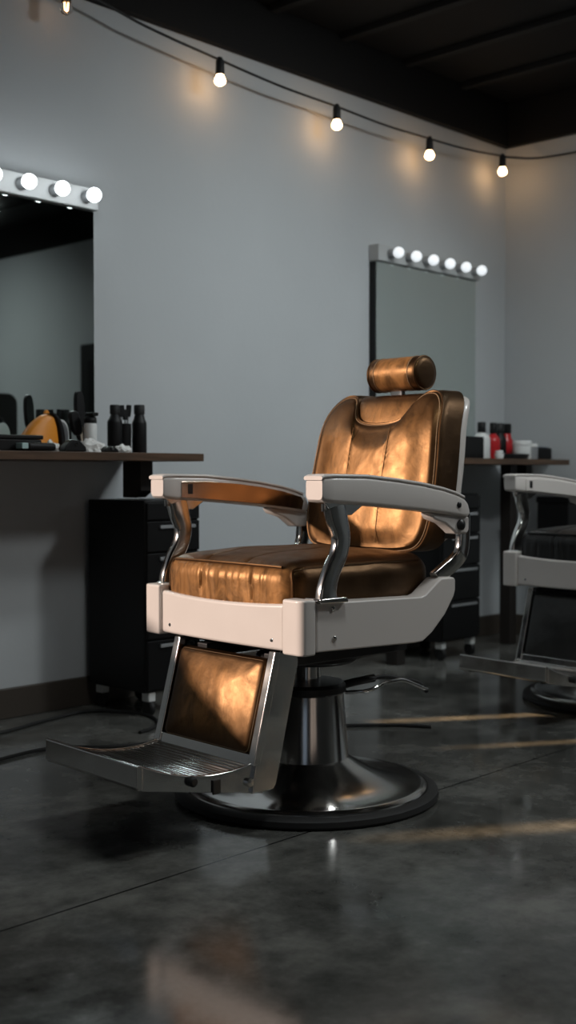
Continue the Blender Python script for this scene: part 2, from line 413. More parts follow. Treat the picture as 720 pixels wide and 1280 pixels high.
# ------------------------------------------------------------------ barber chair
def make_chair(loc, rz):
    root = empty('barber_chair', loc, rz)
    CH, EN = M['chrome'], M['enamel']
    # --- base dome, rubber ring, pedestal
    prof = [(.0001,.012),(.318,.012),(.322,.020),(.318,.030),(.306,.036),(.298,.0365)]
    for i in range(1, 15):
        t = i/14; prof.append((.298-(.298-.118)*t, .0365+.060*(t**1.9)))
    prof += [(.108,.104),(.0001,.106)]
    base = obj('base', lathe(prof, 96), M['brushed'], root)
    obj('rubber_ring', lathe([(.30,0.0005),(.345,0.0005),(.350,.008),(.347,.020),(.336,.027),(.322,.028),(.318,.012),(.30,.012)],96), M['rubber'], base)
    ped = obj('pedestal', lathe([(.0001,.07),(.116,.07),(.117,.082),(.112,.090),(.098,.275),(.0001,.275)],72), M['brushed'], root)
    obj('collar', lathe([(.0001,.272),(.100,.272),(.105,.277),(.105,.292),(.098,.300),(.050,.302),(.0001,.302)],64), M['black_metal'], ped)
    obj('piston', lathe([(.0001,.29),(.038,.29),(.038,.372),(.0001,.372)],40), CH, root)
    # --- mounting plate and arms under the seat
    bm = lathe([(.0001,.355),(.125,.355),(.135,.362),(.135,.374),(.125,.380),(.0001,.380)],56)
    box(bm, (-.25,-.16,.378),(.22,-.11,.412)); box(bm, (-.25,.11,.378),(.22,.16,.412)); box(bm, (-.22,-.2,.412),(.2,.2,.44))
    obj('seat_bracket', bm, M['black_metal'], root, bevel=.003)
    # --- pump lever: two rods meeting in a hand loop
    lv = obj('pump_lever', tube(smooth_path([(.085,-.05,.285),(.13,-.10,.302),(.20,-.10,.300),(.262,-.10,.286),(.33,-.102,.268),(.365,-.104,.240)],8), .0065), M['black_metal'], root)
    obj('lever_rod', tube(smooth_path([(.08,-.065,.268),(.12,-.11,.274),(.18,-.112,.286),(.225,-.110,.287),(.27,-.106,.283),(.365,-.105,.246)],8), .0055), CH, lv)
    obj('lever_grip', tube(smooth_path([(.085,-.05,.285),(.11,-.08,.296),(.155,-.10,.3025)],6), .011), M['rubber'], lv)
    # --- white enamel seat frame
    fr = obj('front_rail', None_front_rail(), EN, root, bevel=.008, seg=4)
    obj('bolt', bolt((-.3005,-.198,.457),'x',.0055,-.004), CH, fr)
    obj('bolt', bolt((-.3005,.198,.457),'x',.0055,-.004), CH, fr)
    obj('rear_rail', B1((.185,-.258,.44),(.215,.258,.55)), EN, root, bevel=.006)
    for s in (-1, 1):
        side = [(-.2565,.434),(.09,.4235),(.118,.425),(.155,.445),(.205,.487),(.240,.532),(.246,.548),(.246,.574),(.240,.581),(.190,.581),(.178,.575),(.128,.543),(.112,.539),(-.2565,.549)]
        y0, y1 = s*.252, s*.304
        sr = obj('side_rail', prism(side, y0, y1, 'y'), EN, root, bevel=.006, seg=3)
        for c in ((-.205,.533),(-.20,.462)):
            obj('bolt', bolt((c[0], s*.3045, c[1]),'y',.0065,s*.004), CH, sr)
        # raised panel edge on the outside of the side rail
        cb = bmesh.new()
        ring = rrect(.058, .062, .018, 6)
        plan = [(-.262,.238),(-.262,.308),(-.292,.308),(-.301,.304),(-.306,.295),(-.307,.284),(-.307,.238)]
        prism([(x, s*y) for x, y in plan], .428, .558, 'z', cb)
        obj('corner_block', cb, EN, root, bevel=.006, seg=3)
        YA = .303
    # --- front arm post: flat S-curved chrome bar
        path = smooth_path([(-.206,.555),(-.205,.58),(-.190,.62),(-.166,.66),(-.158,.70),(-.170,.74),(-.180,.775)], 6)
        rings = []
        for i, p in enumerate(path):
            t = i/(len(path)-1)
            q0 = path[max(i-1,0)]; q1 = path[min(i+1,len(path)-1)]
            tg = Vector((q1[0]-q0[0], q1[1]-q0[1])).normalized(); nx = Vector((tg.y, -tg.x))
            w = .058 - .014*math.sin(PI*min(1,t*1.15)) + (.014 if t < .05 else 0)
            rr = rrect(w, .026, .007, 4)
            rings.append([(p[0]+nx.x*u - .020, s*(YA+v), p[1]+nx.y*u) for u, v in rr])
        obj('front_post', loft(rings), CH, root)
        bm = prism([(-.257,.560),(-.172,.560),(-.165,.552),(-.165,.546),(-.256,.548)], s*.262, s*.318, 'y')
        obj('post_foot', bm, CH, root, bevel=.003)
        bm = prism([(-.250,.789),(-.10,.786),(-.115,.772),(-.150,.752),(-.20,.750),(-.222,.764)], s*(YA-.011), s*(YA+.011), 'y')
        obj('post_bracket', bm, CH, root, bevel=.003)
        # --- rear post
        path = smooth_path([(.195,.578),(.215,.592),(.262,.622),(.283,.650),(.288,.70),(.288,.745)], 6)
        rings = []
        for i, p in enumerate(path):
            q0 = path[max(i-1,0)]; q1 = path[min(i+1,len(path)-1)]
            tg = Vector((q1[0]-q0[0], q1[1]-q0[1])).normalized(); nx = Vector((tg.y, -tg.x))
            rr = rrect(.040, .024, .006, 4)
            ff = min(1, max(0, (p[1]-.578)/.06))
            rings.append([(p[0]+nx.x*u-.014*ff, s*(.278+(YA-.278)*ff+v), p[1]+nx.y*u) for u, v in rr])
        obj('rear_post', loft(rings), CH, root)
        # --- armrest: long enamel bar sloping to the back
        st = [(-.302,.838,.790),(-.295,.842,.784),(-.26,.8435,.781),(-.139,.842,.774),(-.02,.833,.765),(.08,.823,.757),(.171,.810,.748),(.225,.799,.742),(.262,.788,.737),(.280,.776,.736),(.289,.762,.740),(.291,.750,.745)]
        st = [(-.265+(x+.302)*.905, a_, b_) for x, a_, b_ in st]
        rings = []
        for i, (x, zt, zb) in enumerate(st):
            w = .060 if i else .054
            if i >= 9: w = .060-.004*(i-8)
            h = zt-zb; r = min(.010, h*.45)
            rr = rrect(w, h, r, 5)
            rings.append([(x, s*(YA+u), (zt+zb)/2+v) for u, v in rr])
        arm = obj('armrest', loft(rings), EN, root)
        # top lip of the front cap
        rr = [(.0,.0)]
        pl = []
        for i, (x, zt, zb) in enumerate(st[:-3]):
            xx = x-.004 if i == 0 else x
            pl.append([(xx, s*(YA+u), zt+.0015+v) for u, v in rrect(.0615, .009, .004, 4)])
        obj('arm_cap', loft(pl), EN, arm)
        # polished plate on the inner face
        poly = [(-.238,.829),(-.139,.829),(-.02,.822),(.08,.812),(.171,.799),(.25,.782),(.262,.770),(.255,.744),(.171,.754),(.08,.763),(-.02,.771),(-.139,.780),(-.238,.786)]
        poly = [(-.265+(x+.302)*.905, z) for x, z in poly]
        YI = YA-.030
        ip = obj('inner_plate', prism(poly, s*(YI-.003), s*(YI+.001), 'y'), M['dark_chrome'], arm, bevel=.0015, seg=2)
        obj('slot', B1((-.186,min(s*(YI-.004),s*(YI-.0031)),.795),(-.170,max(s*(YI-.004),s*(YI-.0031)),.822)), M['black_metal'], ip)
        obj('bolt', bolt((.222, s*(YA+.0302), .770),'y',.008,s*.004), M['black_metal'], arm)
        for c in ((-.232,.772),(-.208,.772)):
            obj('knob', lathe([(.0001,-.010),(.007,-.010),(.008,0),(.008,.012),(.0001,.012)],14,'z',None,(c[0], s*YA, c[1])), CH, arm)
        # bracket at the back: white shoe below the arm
        bk = [(.145,.752),(.300,.738),(.300,.704),(.292,.694),(.248,.694),(.236,.703),(.205,.722),(.16,.735)]
        bk = [(x-.022, z) for x, z in bk]
        br = obj('arm_bracket', prism(bk, s*(YA-.02), s*(YA+.02), 'y'), EN, root, bevel=.006)
        obj('bolt', lathe([(.0001,0),(.014,0),(.014,s*.006),(.009,s*.010),(.0001,s*.011)],18,'y',None,(.240, s*(YA+.0202), .718)), M['black_metal'], br)
    # --- seat cushion
    def seat_fn(p, n):
        x, y, z = p
        c = (1-min(1,abs(y)/.248)**2.4)*(1-min(1,abs(x+.03)/.26)**2.6)
        if n.z > .2 or z > .62: z += .024*c*max(0, (z-.56)/.085)
        if x < -.12:                              # bowed front
            b = max(0, (-.12-x)/.16)**2
            x -= .018*b*(1-(y/.24)**2)
        # gathers on the front panel, creases on top
        if n.x < -.3:
            g = abs(noise.noise(Vector((y*42, z*4, 3.1))))*1.1+abs(noise.noise(Vector((y*80+2*z, z*7, 7.7))))*.7-.35
            f = gauss(z-.585,.05)
            x += .0052*g*f
            for y0 in (-.115, .075):
                x += .006*gauss(y-y0-.1*(z-.58), .004)*f
        if n.z > .4:
            g = noise.noise(Vector((x*14, y*9, 1.7)))
            z += .003*g
            for y0 in (-.075, .075): z -= .004*gauss(y-y0, .004)
        if z > .6: pass
        return Vector((x, y, z))
    seat = obj('seat_cushion', round_box((-.282,-.248,.495),(.222,.248,.638), .046, .0052, seat_fn), M['leather'], root, weld=False)
    set_wear(seat, lambda p: max(sst(-.262,-.274,p.x)*sst(.632,.618,p.z)*sst(.243,.215,abs(p.y)), .16*sst(.60,.635,p.z)*sst(.22,.15,abs(p.y))))
    # welting along the front edge and down the front corners
    wl = []
    for i in range(41):
        y = -.205+.41*i/40; p = seat_fn(Vector((-.2685, y, .6245)), Vector((-.25,0,.35)))
        wl.append((p.x-.002, y, p.z+.002))
    obj('welt', tube(wl, .0042, 8), M['piping'], seat)
    for s in (-1, 1):
        wl = []
        for (x_, y_, z_, n_) in ((-.2686,.2345,.52,(-.7,.7,0)),(-.2686,.2345,.56,(-.7,.7,0)),(-.2686,.2345,.59,(-.7,.7,0)),(-.2627,.2287,.6185,(-.58,.58,.58)),(-.236,.2345,.6245,(0,.7,.7)),(-.18,.2345,.6245,(0,.7,.7)),(-.08,.2345,.6245,(0,.7,.7)),(.05,.2345,.6245,(0,.7,.7)),(.175,.2345,.6245,(0,.7,.7))):
            p = seat_fn(Vector((x_, s*y_, z_)), Vector((0,0,0)))
            wl.append((p.x-.001, p.y+s*.001, p.z+(.001 if n_[2] else 0)))
        obj('welt', tube(smooth_path(wl,6), .0042, 8), M['piping'], seat)
    # --- backrest: padded slab, notched at the top for the headrest
    LEAN = .19
    back = empty_part('backrest', root)
    def bx(z): return .212+(z-.63)*LEAN+2.6*max(0,z-.95)**2
    def outline(ins=0.):
        pts = []
        right = [(.0,.636),(.10,.636),(.165,.640),(.203,.652),(.224,.678),(.235,.72),(.2385,.78),(.2375,.85),(.232,.93),(.224,1.0),(.212,1.040),(.192,1.066),(.168,1.078),(.140,1.077),(.122,1.064),(.112,1.042),(.099,1.018),(.074,1.001),(.037,.993),(0,.991)]
        P = smooth_path([(a,b,0) for a,b in right], 5)
        R_ = [(p.x,p.y) for p in P]
        return R_ + [(-a,b) for a,b in R_[-2:0:-1]]
    O = outline(); cz = .80
    def pillow(name, O, c, rings, mat, parent, place, detail=None, nfill=16):
        bm = bmesh.new(); R_ = []
        for sscale, h in rings:
            R_.append([bm.verts.new(place(c[0]+(u-c[0])*sscale, c[1]+(v-c[1])*sscale, h)) for u, v in O])
        last_s, last_h = rings[-1]
        for i in range(1, nfill):
            t = i/nfill; ss = last_s*(1-t)
            ring = []
            for u, v in O:
                uu, vv = c[0]+(u-c[0])*ss, c[1]+(v-c[1])*ss
                h = last_h + (detail(uu, vv, t) if detail else 0)
                ring.append(bm.verts.new(place(uu, vv, h)))
            R_.append(ring)
        ctr = bm.verts.new(place(c[0], c[1], last_h+(detail(c[0], c[1], 1) if detail else 0)))
        n = len(O)
        for a, b in zip(R_[:-1], R_[1:]):
            for i in range(n): bm.faces.new((a[i], a[(i+1)%n], b[(i+1)%n], b[i]))
        for i in range(n): bm.faces.new((R_[-1][i], R_[-1][(i+1)%n], ctr))
        bm.faces.new(R_[0][::-1])
        return obj(name, bm, mat, parent)
    def place_b(u, v, h): return (bx(v)-h, u, v)
    def det(u, v, t):
        d = .020*max(0,1-(abs(u)/.235)**2.4)*max(0,1-(abs(v-.83)/.23)**3)*sst(0,.35,t)
        g = 0
        for u0 in (-.068, .068): g += .0024*gauss(u-u0-.01*(v-.8)*(1 if u0>0 else -1), .003)
        cr = noise.noise(Vector((u*16+v*9, v*15-u*8, 2.3)))*.0016+noise.noise(Vector((u*45+v*20, v*22, 5.3)))*.0007
        return d-g+cr*min(1,t*3)
    rings = [(.97,-.085),(1.0,-.080),(1.0,-.02),(.998,-.010),(.990,-.002),(.978,.0035),(.962,.008),(.945,.0115),(.93,.0145),(.915,.017)]
    cu = pillow('back_cushion', O, (0,cz), rings, M['leather'], back, place_b, det, 26)
    def bw(p):
        if bx(p.z)-p.x < .004: return 0
        top = .985+.085*sst(.085,.13,abs(p.y))
        return sst(.004,.11,.232-abs(p.y))*sst(.0,.08,p.z-.642)*sst(.0,.20,top-p.z+.02)
    set_wear(cu, bw)
    e1 = [place_b(u*.985, cz+(v-cz)*.985, .0035) for u, v in O]
    obj('welt', tube(e1, .0036, 8, True), M['piping'], cu)
    for u0 in (-.068, .068):
        sm = []
        for i in range(40):
            v = .662+(.978-.662)*i/39; u = u0+.01*(v-.8)*(1 if u0 > 0 else -1)
            sm.append(place_b(u, v, .017+det(u, v, 1)+.0019))
        obj('seam', tube(sm, .0014, 6), M['piping'], cu)
    e2 = [place_b(u*.966, cz+(v-cz)*.966, .0095) for u, v in O]
    obj('stitching', tube(e2, .0011, 6, True), M['thread'], cu)
    # neck pad showing through the notch
    def np_fn(p, n):
        x, y, z = p
        x -= .012*(1-min(1,abs(y)/.12)**2)*(1-min(1,abs(z-1.02)/.07)**2)
        return Vector((x+(z-1.0)*(LEAN+.18), y, z))
    npd = obj('neck_pad', round_box((bx(1.0)+.010,-.128,.945),(bx(1.0)+.075,.128,1.072), .022, .008, np_fn), M['leather'], back, weld=False)
    set_wear(npd, lambda p: .8*sst(1.065,1.02,p.z)*sst(.105,.07,abs(p.y)))
    # metal shell behind
    sh = bmesh.new(); RS = []
    top = [(.0,.66),(.12,.66),(.185,.668),(.214,.69),(.226,.74),(.228,.82),(.224,.92),(.215,1.0),(.203,1.040),(.18,1.058),(.14,1.064),(.07,1.064),(0,1.064)]
    Q = [(p.x,p.y) for p in smooth_path([(a,b,0) for a,b in top],4)]; Q = Q+[(-a,b) for a,b in Q[-2:0:-1]]
    for sc_, h in ((1.0,-.0825),(1.03,-.084),(1.04,-.092),(1.035,-.104),(1.01,-.112),(.9,-.122),(.6,-.130),(.2,-.132)):
        RS.append([place_b(u*sc_, .86+(v-.86)*(1+(sc_-1)*.6 if sc_ > 1 else sc_), h) for u, v in Q])
    obj('back_shell', loft(RS), EN, back)
    for s in (-1, 1):       # arms that carry the back
        obj('back_hinge', B1((.292,min(s*.20,s*.286),.676),(.312,max(s*.20,s*.286),.696)), M['rubber'], back, bevel=.004)
    # --- headrest roll
    hr = empty_part('headrest', root)
    hc = (.357, -.012, 1.130)
    prof = [(.0001,-.0945),(.030,-.0945),(.040,-.0925),(.0455,-.088),(.0475,-.080)]
    for i in range(1, 12):
        t = i/12; prof.append((.0475+.0008*math.sin(PI*t), -.080+.160*t))
    prof += [(.0475,.080),(.0455,.088),(.040,.0925),(.030,.0945),(.0001,.0945)]
    roll = obj('roll', lathe(prof, 56, 'y', None, hc), M['leather'], hr)
    set_wear(roll, lambda p: sst(.066,.048,abs(p.y-hc[1])))
    for s in (-1, 1):
        ring = [(hc[0]+.0462*math.cos(a), hc[1]+s*.0865, hc[2]+.0462*math.sin(a)) for a in [2*PI*i/48 for i in range(48)]]
        obj('welt', tube(ring, .0030, 8, True), M['piping'], roll)
        ring = [(hc[0]+.0483*math.cos(a), hc[1]+s*.064, hc[2]+.0483*math.sin(a)) for a in [2*PI*i/48 for i in range(48)]]
        obj('stitching', tube(ring, .0011, 6, True), M['thread'], roll)
    obj('headrest_post', B1((hc[0]-.008,-.022,.95),(hc[0]+.008,.022,1.125)), CH, hr, bevel=.003)
    # --- leg rest, leaning out towards the foot plate
    lr = empty_part('leg_rest', root)
    def lx(z): return -.277-(.41-z)*.258
    for s in (-1, 1):
        poly = [(lx(.425)-.012,.425),(lx(.425)+.058,.425),(lx(.41)+.064,.395),(lx(.109)+.070,.112),(lx(.109)+.062,.100),(lx(.109)-.006,.100),(lx(.15)-.012,.14)]
        y0 = s*.183
        obj('side_plate', prism(poly, min(y0,y0+s*.012), max(y0,y0+s*.012), 'y'), CH, lr, bevel=.0035)
        poly = [(lx(.428)-.016,.428),(lx(.428)+.004,.428),(lx(.165)+.004,.165),(lx(.165)-.018,.165)]
        obj('front_strip', prism(poly, min(s*.172,s*.196), max(s*.172,s*.196), 'y'), CH, lr, bevel=.003)
    obj('cross_bar', prism([(lx(.19)-.014,.188),(lx(.19)+.02,.188),(lx(.165)+.02,.160),(lx(.165)-.016,.160)], -.172, .172, 'y'), CH, lr, bevel=.003)
    obj('back_panel', prism([(lx(.40)+.012,.40),(lx(.40)+.024,.40),(lx(.18)+.024,.18),(lx(.18)+.012,.18)], -.182, .182, 'y'), M['black_metal'], lr)
    O2 = [(u, v+.296) for u, v in rrect(.334, .218, .014, 8)]
    OO = []
    for i in range(len(O2)):
        a, b = O2[i], O2[(i+1)%len(O2)]
        m_ = max(1, int(math.hypot(b[0]-a[0], b[1]-a[1])/.012))
        for q in range(m_): OO.append((a[0]+(b[0]-a[0])*q/m_, a[1]+(b[1]-a[1])*q/m_))
    def det2(u, v, t):
        return .016*(1-(1-t)**2) + noise.noise(Vector((u*14, v*14, 9.1)))*.003*min(1,t*3)+noise.noise(Vector((u*40, v*40, 4.1)))*.001
    leg = pillow('leg_cushion', OO, (0,.296), [(.99,-.012),(1,-.010),(1,.002),(.992,.008),(.975,.013),(.955,.016)], M['leather'], lr, lambda u,v,h:(lx(v)-h, u, v), det2, 16)
    set_wear(leg, lambda p: sst(.0,.10,.164-abs(p.y))*sst(.0,.075,min(p.z-.19,.405-p.z)))
    obj('stitching', tube([(lx(v)-.0125, u*.972, .296+(v-.296)*.972) for u, v in OO], .0011, 6, True), M['thread'], leg)
    # --- foot plate: ribbed tread, deep chrome rim
    fp = empty_part('footplate', root)
    def fz(x):
        t = (x+.335)/-.34
        return .172-.075*t+.118*t*t if t > 0 else .172
    xs = [-.338-.337*i/180 for i in range(181)]
    up, dn = [], []
    for x in xs:
        ph = ((x+.338)/-.0145) % 1
        rib = .0032*max(0, math.sin(PI*ph))**.6 if -.667 < x < -.35 else 0
        up.append((x, fz(x)-.004+rib)); dn.append((x, fz(x)-.012))
    bm = bmesh.new()
    vs = []
    for y in (-.176, .176):
        vs.append(([bm.verts.new((x,y,z)) for x,z in up], [bm.verts.new((x,y,z)) for x,z in dn]))
    for i in range(len(xs)-1):
        bm.faces.new((vs[0][0][i],vs[0][0][i+1],vs[1][0][i+1],vs[1][0][i])); bm.faces.new((vs[0][1][i],vs[1][1][i],vs[1][1][i+1],vs[0][1][i+1]))
        for q in (0,1): bm.faces.new((vs[q][0][i],vs[q][1][i],vs[q][1][i+1],vs[q][0][i+1]))
    obj('tread', bm, M['brushed'], fp)
    for s in (-1, 1):
        rx = [-.318]+[-.338-.330*i/14 for i in range(15)]
        poly = [(x, fz(x)+.003) for x in rx]+[(x, .098+(-.345-x)*.19) for x in rx[::-1]]
        obj('side_rim', prism(poly, min(s*.176,s*.186), max(s*.176,s*.186), 'y'), CH, fp, bevel=.0025)
        obj('bumper', lathe([(.0001,-.022),(.009,-.020),(.012,-.012),(.012,0),(.0001,0)],18,'z',None,(-.652,s*.155,.176)), M['rubber'], fp)
        obj('hinge_pin', lathe([(.0001,0),(.010,0),(.010,s*.008),(.0001,s*.009)],18,'y',None,(-.365,s*.186,.128)), M['brushed'], fp)
        obj('rim_knob', lathe([(.0001,0),(.012,0),(.012,s*.010),(.008,s*.014),(.0001,s*.014)],18,'y',None,(-.535,s*.186,.160)), M['rubber'], fp)
        obj('rim_clip', B1((-.475,min(s*.186,s*.191),.118),(-.452,max(s*.186,s*.191),.152)), M['rubber'], fp, bevel=.002)
    bm = prism([(-.667,fz(-.667)-.050),(-.667,fz(-.667)+.003),(-.674,fz(-.674)+.004),(-.683,fz(-.683)-.002),(-.684,fz(-.684)-.050),(-.678,fz(-.684)-.056)], -.186, .186, 'y')
    obj('front_rim', bm, CH, fp, bevel=.0025)
    return root

def None_front_rail():
    # slightly bowed bar: straight bottom, top edge dipping a little towards the middle
    n = 24; rings = []
    for i in range(n+1):
        y = -.2375+.475*i/n; q = y/.2375
        x0 = -.300-.010*(1-q*q); zt = .545-.008*(1-q*q); zb = .434
        rings.append([(x0,y,zb),(x0,y,zt),(x0+.024,y,zt),(x0+.024,y,zb)])
    return loft(rings)

def empty_part(name, parent):
    o = bpy.data.objects.new(name, None); COL.objects.link(o); o.parent = parent; o.empty_display_size = .03
    return o

chair = make_chair((2.342, 2.139, 0), math.radians(-4))
tag(chair, 'sunlit vintage barber chair in worn brown leather with white frame, standing nearest', 'barber chair')
chair2 = dup(chair, (4.12, 2.18, 0), math.radians(-6))
tag(chair2, 'black leather vintage barber chair with white frame, behind and cut off by the edge', 'barber chair')
def recolour(o):
    for ch in o.children:
        if ch.type == 'MESH' and ch.data.materials[0].name in ('brown_leather','leather_piping','tan_thread'):
            ch.data = ch.data.copy(); ch.data.materials[0] = M['black_leather']
        elif ch.type == 'MESH' and ch.data.materials[0].name == 'dark_chrome':
            ch.data = ch.data.copy(); ch.data.materials[0] = M['enamel']
        recolour(ch)
recolour(chair2)

# ------------------------------------------------------------------ mirrors with light bars
def make_mirror(x0, x1, z0, z1, hot, label):
    r = empty('vanity_mirror', ((x0+x1)/2, Y1, z0))
    def lo(x, y, z): return (x-(x0+x1)/2, y-Y1, z-z0)
    obj('backing', B1(lo(x0,3.526,z0), lo(x1,3.5595,z1)), M['black_plastic'], r, bevel=.002)
    obj('glass', B1(lo(x0+.006,3.520,z0+.004), lo(x1-.004,3.5258,z1-.002)), M['mirror'], r, bevel=.0015, seg=2)
    bar = obj('light_bar', B1(lo(x0-.004,3.500,z1+.001), lo(x1+.004,3.5595,z1+.078)), M['pale_plastic'], r, bevel=.004)
    n = 6; w = x1-x0
    for i in range(n):
        x = x0+w*(i+.60)/n
        z = z1+.040
        obj('bulb_collar', lathe([(.0001,0),(.022,0),(.022,-.012),(.017,-.026),(.0001,-.026)],24,'y',None,lo(x,3.4995,z)), M['grey_plastic'], bar)
        obj('bulb', sphere(lo(x,3.450,z), .0255), M['vanity_hot' if hot else 'vanity_dim'], bar)
    tag(r, label, 'mirror')
    return r
make_mirror(1.890, 2.712, .945, 1.800, True, 'mirror under the brightly glowing bulb strip, over the counter with the orange brush')
make_mirror(4.325, 5.135, .945, 1.830, False, 'narrow-looking wall mirror behind the brown headrest, under six dim white bulbs')

# ------------------------------------------------------------------ string lights
BULBS = [(2.54,2.50,False),(3.273,2.427,True),(3.970,2.40,True),(4.640,2.397,True),(5.262,2.434,True)]
sl = empty('string_lights', (3.97, 3.45, 2.44))
off = Vector((3.97, 3.45, 2.44))
tag(sl, 'black cable string of warm round bulbs along the wall top', 'string lights')
pts = [(X0+.02,3.45,2.56),(1.75,3.45,2.53)]
pz = []
for i, (x, z, on) in enumerate(BULBS):
    pts.append((x, 3.45, z+.040))
    if i < len(BULBS)-1:
        nx = BULBS[i+1]; pts.append(((x+nx[0])/2, 3.45, (z+nx[1])/2+.040-.008))
pts += [(5.34,3.44,2.480),(5.415,3.30,2.470),(5.418,2.9,2.462),(5.418,2.1,2.455),(5.418,1.0,2.47),(5.418,0,2.46)]
obj('cable', tube([Vector(p)-off for p in smooth_path(pts,8)], .0052, 8), M['rubber'], sl)
for x, z, on in BULBS:
    c = Vector((x, 3.45, z))-off
    so = obj('socket', lathe([(.0001,.050),(.009,.050),(.011,.044),(.0165,.036),(.0175,-.004),(.0165,-.018),(.0001,-.018)],24,'z',None,c), M['rubber'], sl)
    prof = [(.0001,-.058),(.008,-.0565),(.0155,-.052),(.0205,-.045),(.0215,-.038),(.0195,-.030),(.0145,-.020),(.0125,-.014)]
    prof = [(r*1.05, h-.002) for r, h in prof]
    if on: obj('bulb', lathe(prof,24,'z',None,c), M['warm_bulb'], so)
    else:
        obj('bulb', lathe(prof,24,'z',None,c), M['glass'], so)
        obj('filament', tube(smooth_path([c+Vector((-.006,0,-.02)),c+Vector((-.004,0,-.042)),c+Vector((.004,0,-.042)),c+Vector((.006,0,-.02))],5), .0018, 6), M['filament'], so)

# ------------------------------------------------------------------ counters
def make_counter(x0, x1, posts, label):
    r = empty('counter', ((x0+x1)/2, 3.33, 0))
    cx = (x0+x1)/2
    obj('worktop', B1((x0-cx,-.220,.893),(x1-cx,.226,.920)), M['wood'], r, bevel=.002)
    for xx in posts:
        obj('support_post', B1((xx-cx-.03,-.06,0),(xx-cx+.03,.0,.8925)), M['dark_wood'], r, bevel=.002)
    for xx in (x1-.135, x0+.135):
        obj('bracket', prism([(.03,.8925),(-.07,.8925),(-.07,.79),(-.03,.765),(.03,.765)], xx-cx-.028, xx-cx+.028, 'x'), M['dark_wood'], r, bevel=.002)
    tag(r, label, 'counter'); return r
make_counter(1.72, 2.87, (1.90,), 'dark wooden counter under the brightly lit mirror, holding the orange brush and clippers')
make_counter(3.96, 5.364, (4.20, 5.105), 'dark wooden counter behind the brown chair back, holding red and white bottles')

# ------------------------------------------------------------------ trolleys
def make_trolley(x0, x1, y0, y1, ztop, label):
    cx, cy = (x0+x1)/2, (y0+y1)/2
    r = empty('trolley', (cx, cy, 0))
    w, d = (x1-x0)/2, (y1-y0)/2
    zb = .085
    obj('body', B1((-w,-d+.012,zb),(w,d,ztop)), M['cabinet'], r, bevel=.006)
    zs = [zb+.008, .27, .43, .575, ztop-.006-.065, ztop-.006]
    for i in range(len(zs)-1):
        dr = obj('drawer', B1((-w+.004,-d,zs[i]+.003),(w-.004,-d+.011,zs[i+1]-.003)), M['black_plastic'], r, bevel=.003)
        if i < 4:
            obj('handle', B1((-w*.55,-d-.008,zs[i+1]-.028),(w*.78,-d-.0005,zs[i+1]-.016)), M['grey_plastic'], dr, bevel=.002)
    for sx in (-1, 1):
        for sy in (-1, 1):
            c = (sx*(w-.035), sy*(d-.035))
            ca = obj('caster', B1((c[0]-.016,c[1]-.02,.052),(c[0]+.016,c[1]+.02,zb-.0005)), M['white_plastic'], r, bevel=.004)
            obj('wheel', lathe([(.0001,-.011),(.024,-.011),(.0285,-.006),(.0285,.006),(.024,.011),(.0001,.011)],24,'x',None,(c[0],c[1],.0285)), M['rubber'], ca)
    tag(r, label, 'trolley'); return r
make_trolley(2.675, 2.925, 3.19, 3.52, .757, 'black drawer trolley on casters under the end of the counter with the orange brush')
make_trolley(4.40, 4.70, 3.19, 3.52, .757, 'black drawer trolley on casters under the counter behind the brown chair')

# ------------------------------------------------------------------ things on the counters
ZT = .9205
def thing(name, x, y, label, cat, rz=0, group=None):
    return tag(empty(name, (x, y, ZT), rz), label, cat, group)
def bottle(x, y, r, hb, hs, hc, mat, cap, label, group=None, rc=None):
    t = thing('bottle', x, y, label, 'bottle', 0, group)
    rc = rc or r*.55
    obj('body', lathe([(.0001,0),(r*.94,0),(r,.004),(r,hb-.006),(r*.96,hb),(r*.78,hb+(hs-hb)*.35),(rc*.9,hs-.003),(rc*.8,hs),(.0001,hs)],32), mat, t)
    obj('cap', lathe([(.0001,hs),(rc*.95,hs),(rc,hs+.003),(rc*1.0,hc-.003),(rc*.9,hc),(.0001,hc)],28), cap, t)
    return t
YC = 3.30
# left counter -----------------------------------------------------
t = thing('storage_box', 2.115, 3.235, 'flat black box lying at the photo edge, on the counter beside the orange brush', 'box')
obj('body', B1((-.22,-.08,0),(.105,.05,.036)), M['black_plastic'], t, bevel=.004)
obj('lid', B1((-.224,-.084,.0365),(.109,.054,.050)), M['black_plastic'], t, bevel=.004)
t = thing('hair_clipper', 2.195, 3.133, 'small black clipper with a pale teal end, lying in front of the flat black box', 'clipper', .05)
obj('body', round_box((-.055,-.018,0),(.055,.018,.026), .010, .006), M['black_plastic'], t)
obj('blade', B1((-.078,-.016,.006),(-.054,.016,.024)), M['teal'], t, bevel=.002)
# orange neck brush: fan-shaped tuft with a black band
t = thing('neck_brush', 2.318, 3.315, 'large fan-shaped orange brush with a black band on the counter', 'brush')
fan = [(-.085,0)]+[(-.085+.135*k/14, .128*math.sin(PI*.5*min(1,(k/14)*1.05))**.75) for k in range(1,15)]+[(.062,.09),(.068,.05),(.07,0)]
bmf = bmesh.new(); Rf = []
for h, s_ in ((-.026,.86),(-.020,.96),(-.008,1),(.008,1),(.020,.96),(.026,.86)):
    Rf.append([(u*s_, h, v*(s_ if v > .001 else 1)) for u, v in fan])
obj('bristles', loft(Rf), M['orange'], t)
arc = smooth_path([(.040,-.0,.128),(.060,0,.110),(.073,0,.078),(.079,0,.040),(.080,0,.004)],6)
rings = [[(p.x+u, v, max(.0,p.z)) for u, v in rrect(.022,.062,.008,4)] for p in arc]
obj('band', loft(rings), M['black_plastic'], t)
t = thing('comb', 2.372, 3.345, 'upright rounded orange comb standing just behind the orange brush', 'comb')
cmb = [(.022*math.cos(a)*(1-.25*max(0,math.sin(a))), .075+.068*math.sin(a)) for a in [2*PI*i/28 for i in range(28)]]
